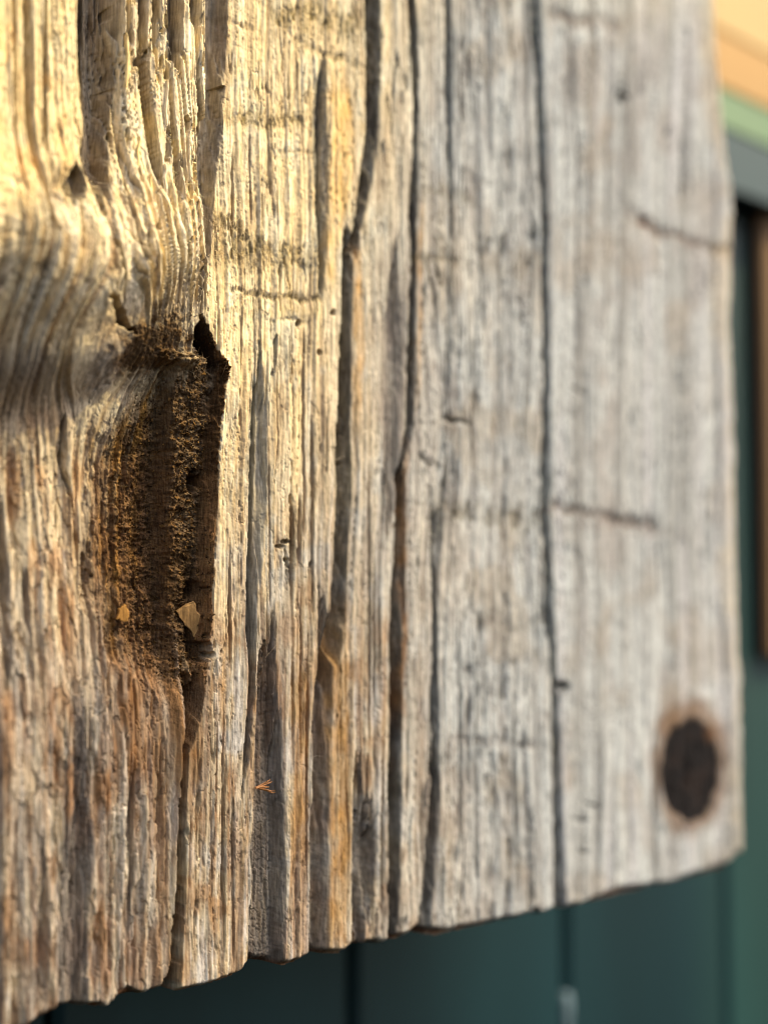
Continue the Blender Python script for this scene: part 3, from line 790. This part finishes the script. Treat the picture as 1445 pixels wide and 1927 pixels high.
parts_info = {0: ('plank_strip', M_WOOD, 'worm-eaten brown and yellow strip left of the open split'),
              1: ('plank_strip', M_WOOD, 'straw coloured ridged strip beside the rotten hollow'),
              2: ('plank_strip', M_WOOD, 'grey fluted strip between the two long cracks'),
              3: ('plank_strip', M_WOOD, 'smooth silver strip bearing the round burn'),
              4: ('rotten_hollow', M_ROT, 'dark brown crumbling hollow eaten into the board'),
              5: ('knot', M_KNOT, 'swollen yellow knot with grain bending round it'),
              6: ('burn_mark', M_CHAR, 'round black brand burnt into the wood')}
for k, (nm, mat, lab) in parts_info.items():
    q = Q[part == k]
    extra_v = []; extra_q = []
    used = np.unique(q)
    remap = np.full(nr * nc, -1, np.int64); remap[used] = np.arange(len(used))
    vv = Pf[used]; cc = Cf[used]; nn = Nf[used]
    qq = remap[q]
    nface = len(qq)
    # sides (foot, head, outer edges) and back for the strips
    if k < 4:
        def skirt(line, flip):
            global vv, cc, nn, qq
            ids = remap[line]; ok = ids >= 0
            runs = line[ok]
            if len(runs) < 2:
                return
            n0 = len(vv)
            steps = 4
            pts = []; cols = []
            src = Pf[runs]; jit = 0.0006 * fbm(np.arange(len(runs)) / 9.0, np.zeros(len(runs)), 101, 3)
            for sidx in range(1, steps + 1):
                f = sidx / steps
                q2 = src.copy(); q2[:, 1] = src[:, 1] + (THICK - src[:, 1]) * f
                q2[:, 2] += jit * (1 - abs(2 * f - 1))
                pts.append(q2)
                cols.append(np.tile((PAL['rust'] * 0.55)[None, :], (len(runs), 1)) * (1 + 0.3 * vn(np.arange(len(runs)) / 6.0, np.full(len(runs), sidx * 3.1), 102))[:, None])
            vv = np.concatenate([vv] + pts); cc = np.concatenate([cc] + cols)
            rows = [remap[runs]] + [n0 + j * len(runs) + np.arange(len(runs)) for j in range(steps)]
            gap = np.diff(ids[ok]) != 0
            for j in range(steps):
                a, b = rows[j], rows[j + 1]
                qd = np.stack([a[:-1], b[:-1], b[1:], a[1:]], -1)
                if flip:
                    qd = qd[:, ::-1]
                qq = np.concatenate([qq, qd])
        skirt(idx[-1, :], False)
        skirt(idx[0, :], True)
        if k == 0:
            skirt(idx[:, 0], False)
        if k == 3:
            skirt(idx[:, -1], True)
        # back sheet, inset from neighbours
        cols_used = (idx[-1, :][remap[idx[-1, :]] >= 0]) - idx[-1, 0]
        c0, c1 = cols_used.min(), cols_used.max()
        rs = np.linspace(0, nr - 1, 30).astype(int); cs = np.linspace(c0, c1, 8).astype(int)
        bp = P[np.ix_(rs, cs)].reshape(-1, 3).copy(); bp[:, 1] = THICK
        n0 = len(vv); bi = n0 + np.arange(len(bp)).reshape(len(rs), len(cs))
        vv = np.concatenate([vv, bp]); cc = np.concatenate([cc, np.tile(PAL['brown'][None, :], (len(bp), 1))])
        qq = np.concatenate([qq, np.stack([bi[:-1, :-1], bi[:-1, 1:], bi[1:, 1:], bi[1:, :-1]], -1).reshape(-1, 4)])
    me = mesh_np(nm, vv, qq, cc)
    o = link_mesh(nm, me, mat, board)
    o['label'] = lab
    cn = np.zeros((len(vv), 3), np.float32); cn[:len(nn)] = nn
    vnl = np.empty(len(vv) * 3, np.float32); me.vertex_normals.foreach_get('vector', vnl)
    cn[len(nn):] = vnl.reshape(-1, 3)[len(nn):]
    me.normals_split_custom_set_from_vertices(cn)


# surface look-up for small things: nearest grid vertex to a face pixel
def on_face(u, v):
    d = (U - u) ** 2 + (V - v) ** 2
    i = int(np.argmin(d)); return Pf[i].copy(), Nf[i].copy(), Cf[i].copy()


# ------------------------------------------------------------------ crumbs, fibres, splinters on the board
rs = np.random.RandomState(3)
cand = np.argwhere((ins.ravel() > 0.5) & (U.ravel() < 405) & (V.ravel() < 1290)).ravel()
wts = np.clip(span.ravel()[cand] - 0.12, 0.005, 0.6) ** 1.3; wts /= wts.sum()
pick = rs.choice(cand, 6500, p=wts)
base = np.array([(1, 1, 1), (-1, -1, 1), (-1, 1, -1), (1, -1, -1)], float)
n = len(pick)
size = np.clip(rs.lognormal(-9.0, 0.5, n), 0.00006, 0.0005)[:, None, None]
A = rs.normal(size=(n, 3, 3)); Qm, _ = np.linalg.qr(A)
tet = (base[None] * rs.uniform(0.5, 1.4, (n, 4, 3))) @ Qm * size * 0.75
cv = (tet + (Pf[pick] + Nf[pick] * size[:, 0] * 0.3)[:, None, :]).reshape(-1, 3)
cf = (np.arange(n)[:, None, None] * 4 + np.array([(0, 1, 2), (0, 3, 1), (0, 2, 3), (1, 3, 2)])[None]).reshape(-1, 3)
cc = np.repeat(np.array([PAL['dust'], PAL['rot'], PAL['dust'] * 0.8, PAL['rot'] * 0.5])[rs.randint(0, 4, n)] * rs.uniform(0.7, 1.25, (n, 1)), 4, axis=0)
crumbs = link_mesh('wood_dust', mesh_np('wood_dust', cv, cf, cc, smooth=False), M_ROT)
tag(crumbs, 'brown wood dust crumbs lying in the rotten hollow', 'wood dust', kind='stuff')

# fibres: hair-thin torn wood along the rough bands and rims
fz = [(420, 425, 45, 20, 110), (480, 480, 90, 30, 120), (510, 556, 80, 9, 90), (395, 430, 20, 60, 60), (300, 620, 60, 40, 110), (400, 690, 36, 16, 80), (260, 110, 50, 60, 60), (320, 330, 40, 90, 70),
      (640, 1010, 14, 160, 26), (500, 226, 60, 12, 60), (300, 1000, 80, 150, 60), (560, 1300, 120, 300, 60)]
fv = []; ff = []; fcol = []
for (u0, v0, du_, dv_, cnt) in fz:
    for _ in range(cnt):
        u = u0 + rs.normal() * du_ * 0.5; v = v0 + rs.normal() * dv_ * 0.5
        j = int(np.clip(np.searchsorted(ucol, u), 1, nc - 2)); i = int(np.argmin(np.abs(V[:, j] - v)))
        p = P[i, j]; nn = NRM[i, j]; c0 = C[i, j]
        L_ = rs.uniform(0.0005, 0.0022); w = rs.uniform(0.00002, 0.00005)
        d = np.array([rs.normal() * 0.6, 0, rs.normal()]); d /= np.linalg.norm(d)
        d = d + nn * rs.uniform(0.1, 0.8)
        side = np.cross(d, nn); side /= np.linalg.norm(side) + 1e-9
        a = len(fv); bend = rs.normal(size=3) * 0.25
        for t in (0, 0.5, 1.0):
            q0 = p + d * L_ * t + bend * L_ * t * t + nn * 0.00002
            ww = w * (1 - 0.7 * t)
            fv += [q0 - side * ww, q0 + side * ww, q0 + nn * ww * 1.6]
        for t in (0, 3):
            for e in range(3):
                ff.append((a + t + e, a + t + (e + 1) % 3, a + t + 3 + (e + 1) % 3, a + t + 3 + e))
        k = np.clip(c0 * rs.uniform(0.9, 1.5) + 0.03, 0, 0.8); fcol += [k] * 9
fib = link_mesh('wood_fibre', mesh_np('wood_fibre', np.array(fv), np.array(ff), np.array(fcol)), M_WOOD, board)
fib['kind'] = 'stuff'


def sliver(name, u, v, length, width, thick, tilt, col, lift=0.0, parent=None, mat=None):
    """A tapering splinter of wood lying along the face, `tilt` degrees from upright."""
    p, nn, _ = on_face(u, v)
    a = math.radians(tilt)
    d = np.array([math.sin(a), 0, math.cos(a)]); s = np.array([math.cos(a), 0, -math.sin(a)]); f = np.array([0, -1.0, 0])
    prof = [(-0.5, 0.35), (-0.42, 0.8), (-0.2, 1.0), (0.1, 0.9), (0.3, 0.6), (0.44, 0.35), (0.5, 0.08)]
    vv, fc = [], []
    r = np.random.RandomState(int(u * 7 + v))
    for t, w in prof:
        w = w * (0.85 + 0.3 * r.rand())
        c = p + d * t * length + f * (lift + thick * 0.4 + (t + 0.5) * lift * 2) + s * width * 0.18 * r.normal()
        for (x, y) in ((-1, -0.3), (-0.4, 0.6), (0.5, 0.5), (1, -0.35)):
            vv.append(c + s * x * width * 0.5 * w + f * y * thick)
    nseg = len(prof)
    for i in range(nseg - 1):
        for j in range(4):
            fc.append((i * 4 + j, i * 4 + (j + 1) % 4, i * 4 + 4 + (j + 1) % 4, i * 4 + 4 + j))
    fc += [(3, 2, 1, 0), tuple(range((nseg - 1) * 4, nseg * 4))]
    me = mesh_py(name, vv, fc)
    at = me.color_attributes.new('Col', 'FLOAT_COLOR', 'POINT')
    for i in range(len(vv)):
        at.data[i].color = (*np.clip(col * (0.85 + 0.3 * r.rand()), 0, 1), 1)
    return link_mesh(name, me, mat or M_WOOD, parent)


for (u, v, L_, w, tilt, cn) in ((294, 350, 7.5, 0.9, -3, 'cream'), (268, 270, 11, 1.0, 1, 'straw'), (254, 370, 6, 0.7, -6, 'straw'), (322, 330, 10, 0.8, 2, 'cream'), (346, 300, 12, 0.7, 1, 'cream'),
                               (226, 120, 10, 0.9, 0, 'straw'), (276, 90, 9, 1.1, -2, 'cream'), (300, 200, 9, 0.6, 1, 'cream'), (238, 300, 7, 0.8, 3, 'straw'), 
                               (310, 150, 8, 0.8, -1, 'straw')):
    sliver('splinter', u, v, L_ * 0.001, w * 0.001, 0.0005, tilt, PAL[cn], 0.0, board)


# ------------------------------------------------------------------ loose things lodged in the board
def chip(name, u, v, outline, thick, yaw, pitch, col, label):
    p, nn, _ = on_face(u, v)
    r = np.random.RandomState(int(u + v))
    dense = []
    for i, (x, z) in enumerate(outline):
        x2, z2 = outline[(i + 1) % len(outline)]
        for t in (0.0, 0.34, 0.67):
            k = 0.00016 * r.normal() if t else 0.0
            dense.append((x + (x2 - x) * t + k, z + (z2 - z) * t + 0.00016 * r.normal() * (t > 0)))
    outline = dense
    vv = []
    nO = len(outline)
    for sgn in (0, 1):
        for (x, z) in outline:
            vv.append((x, (-thick if sgn == 0 else 0.0) + r.normal() * thick * 0.10, z))
    mid = [(x * 0.88, -thick * 1.12 + r.normal() * thick * 0.05, z * 0.88) for (x, z) in outline]
    vv += mid
    fc = []
    for i in range(nO):
        j = (i + 1) % nO
        fc.append((i, j, nO + j, nO + i)); fc.append((j, i, 2 * nO + i, 2 * nO + j))
    fc.append(tuple(range(2 * nO, 3 * nO))); fc.append(tuple(range(2 * nO - 1, nO - 1, -1)))
    me = mesh_py(name, vv, fc)
    at = me.color_attributes.new('Col', 'FLOAT_COLOR', 'POINT')
    for i in range(len(vv)):
        at.data[i].color = (*np.clip(col * (0.85 + 0.3 * r.rand()), 0, 1), 1)
    o = link_mesh(name, me, M_WOOD)
    o.location = Vector(p) + Vector((0, -0.0008, 0))
    o.rotation_euler = (pitch, 0, yaw)
    tag(o, label, 'wood chip', 'wood chips in the rotten hollow')
    return o


mmx = 0.001
chip('wood_chip', 384, 1170, [(-2.9 * mmx, 2.1 * mmx), (-2.2 * mmx, 0.9 * mmx), (-1.2 * mmx, -0.6 * mmx), (0.2 * mmx, -1.9 * mmx), (2.0 * mmx, -3.9 * mmx), (2.4 * mmx, -3.3 * mmx), (2.6 * mmx, -1.8 * mmx),
                              (2.5 * mmx, 0.2 * mmx), (1.4 * mmx, 1.7 * mmx), (0.9 * mmx, 2.6 * mmx), (0.4 * mmx, 3.9 * mmx)], 0.0007, -0.5, 0.15, srgb(172, 132, 80),
     'tan angular wood chip wedged at the foot of the rotten hollow')
chip('wood_chip', 262, 1156, [(-1.3 * mmx, -0.9 * mmx), (0.2 * mmx, -1.3 * mmx), (1.3 * mmx, -0.4 * mmx), (0.9 * mmx, 0.8 * mmx), (0.1 * mmx, 1.9 * mmx), (-0.9 * mmx, 1.0 * mmx)], 0.0006, -0.2, 0.1,
     srgb(176, 128, 64), 'small ochre wood flake left of the larger chip in the hollow')

# orange tuft of dry bristles
p0, n0_, _ = on_face(480, 1482)
vv, fc = [], []
root = p0 + np.array([0.0002, -0.0012, 0.0])
r = np.random.RandomState(9)
for (ang, L_) in ((24, 3.3), (27, 3.0), (20, 2.8), (31, 2.2), (2, 1.9), (-8, 2.4), (-14, 3.4), (-18, 3.9), (-21, 3.2), (-26, 2.0), (8, 1.3), (-40, 1.2)):
    a = math.radians(ang)
    d = np.array([math.cos(a) * 1.35, -0.18 + 0.1 * r.normal(), math.sin(a)]); s = np.array([-math.sin(a), 0, math.cos(a)]); f = np.cross(d, s); f /= np.linalg.norm(f)
    L_ *= 0.001 * 0.9; w = 0.00012; st = len(vv)
    o0 = root + r.normal(size=3) * 0.00012 - d * 0.0004
    for t, k in ((0, 0.9), (0.5, 1.0), (0.92, 0.9), (1.0, 0.45)):
        c = o0 + d * L_ * t + np.array([0, -0.0002, 0.00012]) * t * t * r.normal()
        vv += [c + s * w * k, c + f * w * k, c - s * w * k, c - f * w * k]
    for i in range(3):
        for j in range(4):
            fc.append((st + i * 4 + j, st + i * 4 + (j + 1) % 4, st + i * 4 + 4 + (j + 1) % 4, st + i * 4 + 4 + j))
    fc.append((st + 12, st + 13, st + 14, st + 15))
M_TUFT = paint_mat('dry_bristle', srgb(178, 122, 66), 0.6, 0.25, 900)
tuft = link_mesh('dry_seed_tuft', mesh_py('dry_seed_tuft', vv, fc), M_TUFT)
tag(tuft, 'tiny orange tuft of dry bristles stuck low on the board', 'seed tuft')

# ------------------------------------------------------------------ the wall behind, of vertical painted boards
WY = 0.085
M_TEAL = [paint_mat('teal_paint', srgb(23, 55, 57) * f, 0.5, 0.45, 14) for f in (1.0, 0.92, 1.04)]
wall = empty('plank_wall', (0, WY, -0.2))
tag(wall, 'dark green painted wall of upright boards behind the weathered board', 'wall')
gx = [float(plane_pt(np.array(u), np.array(1800.0), WY)[0]) for u in (664, 1066)]
pitchw = gx[1] - gx[0]
for i in range(-5, 7):
    x0 = gx[0] + i * pitchw; x1 = x0 + pitchw
    r = np.random.RandomState(40 + i + 10)
    v, f = box_data(x0 + 0.0012, x1 - 0.0012, WY + r.uniform(-0.0008, 0.0008), WY + 0.018, -0.45, 0.55, 0.0022)
    link_mesh('wall_plank', mesh_py('wall_plank', v, f), M_TEAL[(i + 9) % 3], wall)
v, f = box_data(gx[0] - 6 * pitchw, gx[0] + 8 * pitchw, WY + 0.0185, WY + 0.03, -0.46, 0.56)
link_mesh('backing_board', mesh_py('backing_board', v, f), paint_mat('dark_backing', srgb(18, 26, 27), 0.8), wall)

# pale strip imitating a light glint in the joint between two wall boards
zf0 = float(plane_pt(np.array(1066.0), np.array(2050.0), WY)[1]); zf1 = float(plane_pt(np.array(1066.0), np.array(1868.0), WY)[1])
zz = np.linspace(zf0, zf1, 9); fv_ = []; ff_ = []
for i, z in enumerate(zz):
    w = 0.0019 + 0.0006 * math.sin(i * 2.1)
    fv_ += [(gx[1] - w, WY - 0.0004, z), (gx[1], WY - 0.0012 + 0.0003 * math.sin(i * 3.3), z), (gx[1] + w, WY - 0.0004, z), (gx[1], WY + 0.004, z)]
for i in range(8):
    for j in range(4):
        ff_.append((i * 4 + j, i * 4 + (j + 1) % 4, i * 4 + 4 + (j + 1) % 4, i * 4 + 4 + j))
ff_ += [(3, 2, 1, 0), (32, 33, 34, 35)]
link_mesh('joint_glint', mesh_py('joint_glint', fv_, ff_, True), paint_mat('glint_tone', srgb(120, 142, 144), 0.7, 0.3, 200), wall)

# rails across the wall, top right
def rail(name, v_top, v_bot, y0, rgb, label, cat, var=0.1):
    _, z1 = plane_pt(np.array(1400.0), np.array(float(v_top)), y0); _, z0 = plane_pt(np.array(1400.0), np.array(float(v_bot)), y0)
    z0, z1 = float(z0), float(z1); b = 0.002
    x0, x1 = -0.40, 0.62
    b = 0.0006
    ring = [(y0 + b, z0), (y0, z0 + b), (y0, z1 - b), (y0 + b, z1), (WY - 0.0012, z1), (WY - 0.0012, z0)]
    vv = [(x0, y, z) for y, z in ring] + [(x1, y, z) for y, z in ring]
    nR = len(ring)
    fc = [(i, (i + 1) % nR, nR + (i + 1) % nR, nR + i) for i in range(nR)] + [tuple(range(nR - 1, -1, -1)), tuple(range(nR, 2 * nR))]
    o = link_mesh(name, mesh_py(name, vv, fc), paint_mat(name + '_paint', rgb, 0.6, var, 40, (0.12, 1, 1)))
    tag(o, label, cat)
    return o


rail('yellow_rail', -190, 79, 0.0700, srgb(186, 158, 108), 'pale yellow rail at the top right behind the board', 'rail', 0.06)
rail('yellow_rail', 80, 183, 0.0706, srgb(170, 134, 80), 'deeper yellow rail just above the pale green strip', 'rail', 0.06)
rail('green_trim', 184, 256, 0.0712, srgb(104, 132, 104), 'pale green trim strip under the yellow rails', 'trim', 0.06)
rail('slate_trim', 257, 366, 0.0718, srgb(52, 72, 80), 'slate blue trim board under the pale green strip', 'trim', 0.06)

# brown plank hung on the wall at the right
M_BROWN = paint_mat('brown_plank_wood', srgb(108, 84, 58), 0.8, 0.35, 30)
yb = 0.079
xb, _ = plane_pt(np.array(1438.0), np.array(800.0), yb)
_, zt = plane_pt(np.array(1440.0), np.array(352.0), yb); _, zb = plane_pt(np.array(1440.0), np.array(1232.0), yb)
x0, z1, z0 = float(xb), float(zt), float(zb)
hp = empty('hung_plank', (x0, yb, z0))
tag(hp, 'brown wooden plank hung on the green wall at the right edge', 'wooden plank')
for j, (a, b, dz) in enumerate(((0.0, 0.052, 0.0), (0.0528, 0.105, 0.002), (0.1058, 0.16, -0.001))):
    v, f = box_data(x0 + a, x0 + b, yb + 0.0007 * j, WY - 0.0015, z0 + dz, z1 + dz, 0.0035)
    link_mesh('slat', mesh_py('slat', v, f), M_BROWN, hp)

# ------------------------------------------------------------------ unseen board added and shaped to shade the right and the foot of the board
Ls = 2.2
lit = [(810.0, -200.0), (630.0, 700.0), (440.0, 1090.0), (-250.0, 760.0)]          # where the edge of the shade falls on the face
out = [(2300.0, -200.0), (2300.0, 1700.0), (1500.0, 2900.0), (-250.0, 2700.0)]
q0 = []
for (u, v) in lit + out[::-1]:
    x, z = plane_pt(np.array(u), np.array(v)) if u < 1500 else plane_pt(np.array(1500.0), np.array(v))
    q0.append(np.array([float(x) + (0.16 if u > 1500 else 0.0), 0.0, float(z)]) + S * Ls)
vv = q0 + [q + S * 0.02 for q in q0]
fc = []
for i in range(3):
    fc.append((i, i + 1, 6 - i, 7 - i)); fc.append((8 + 7 - i, 8 + 6 - i, 8 + i + 1, 8 + i))
for i in range(8):
    j = (i + 1) % 8
    fc.append((j, i, 8 + i, 8 + j))
sun_blocker = link_mesh('sun_blocker_board', mesh_py('sun_blocker_board', vv, fc), paint_mat('sun_blocker_wood', srgb(150, 120, 84), 0.8))
tag(sun_blocker, 'unseen board added above and in front to shade the weathered board', 'sun_blocker')
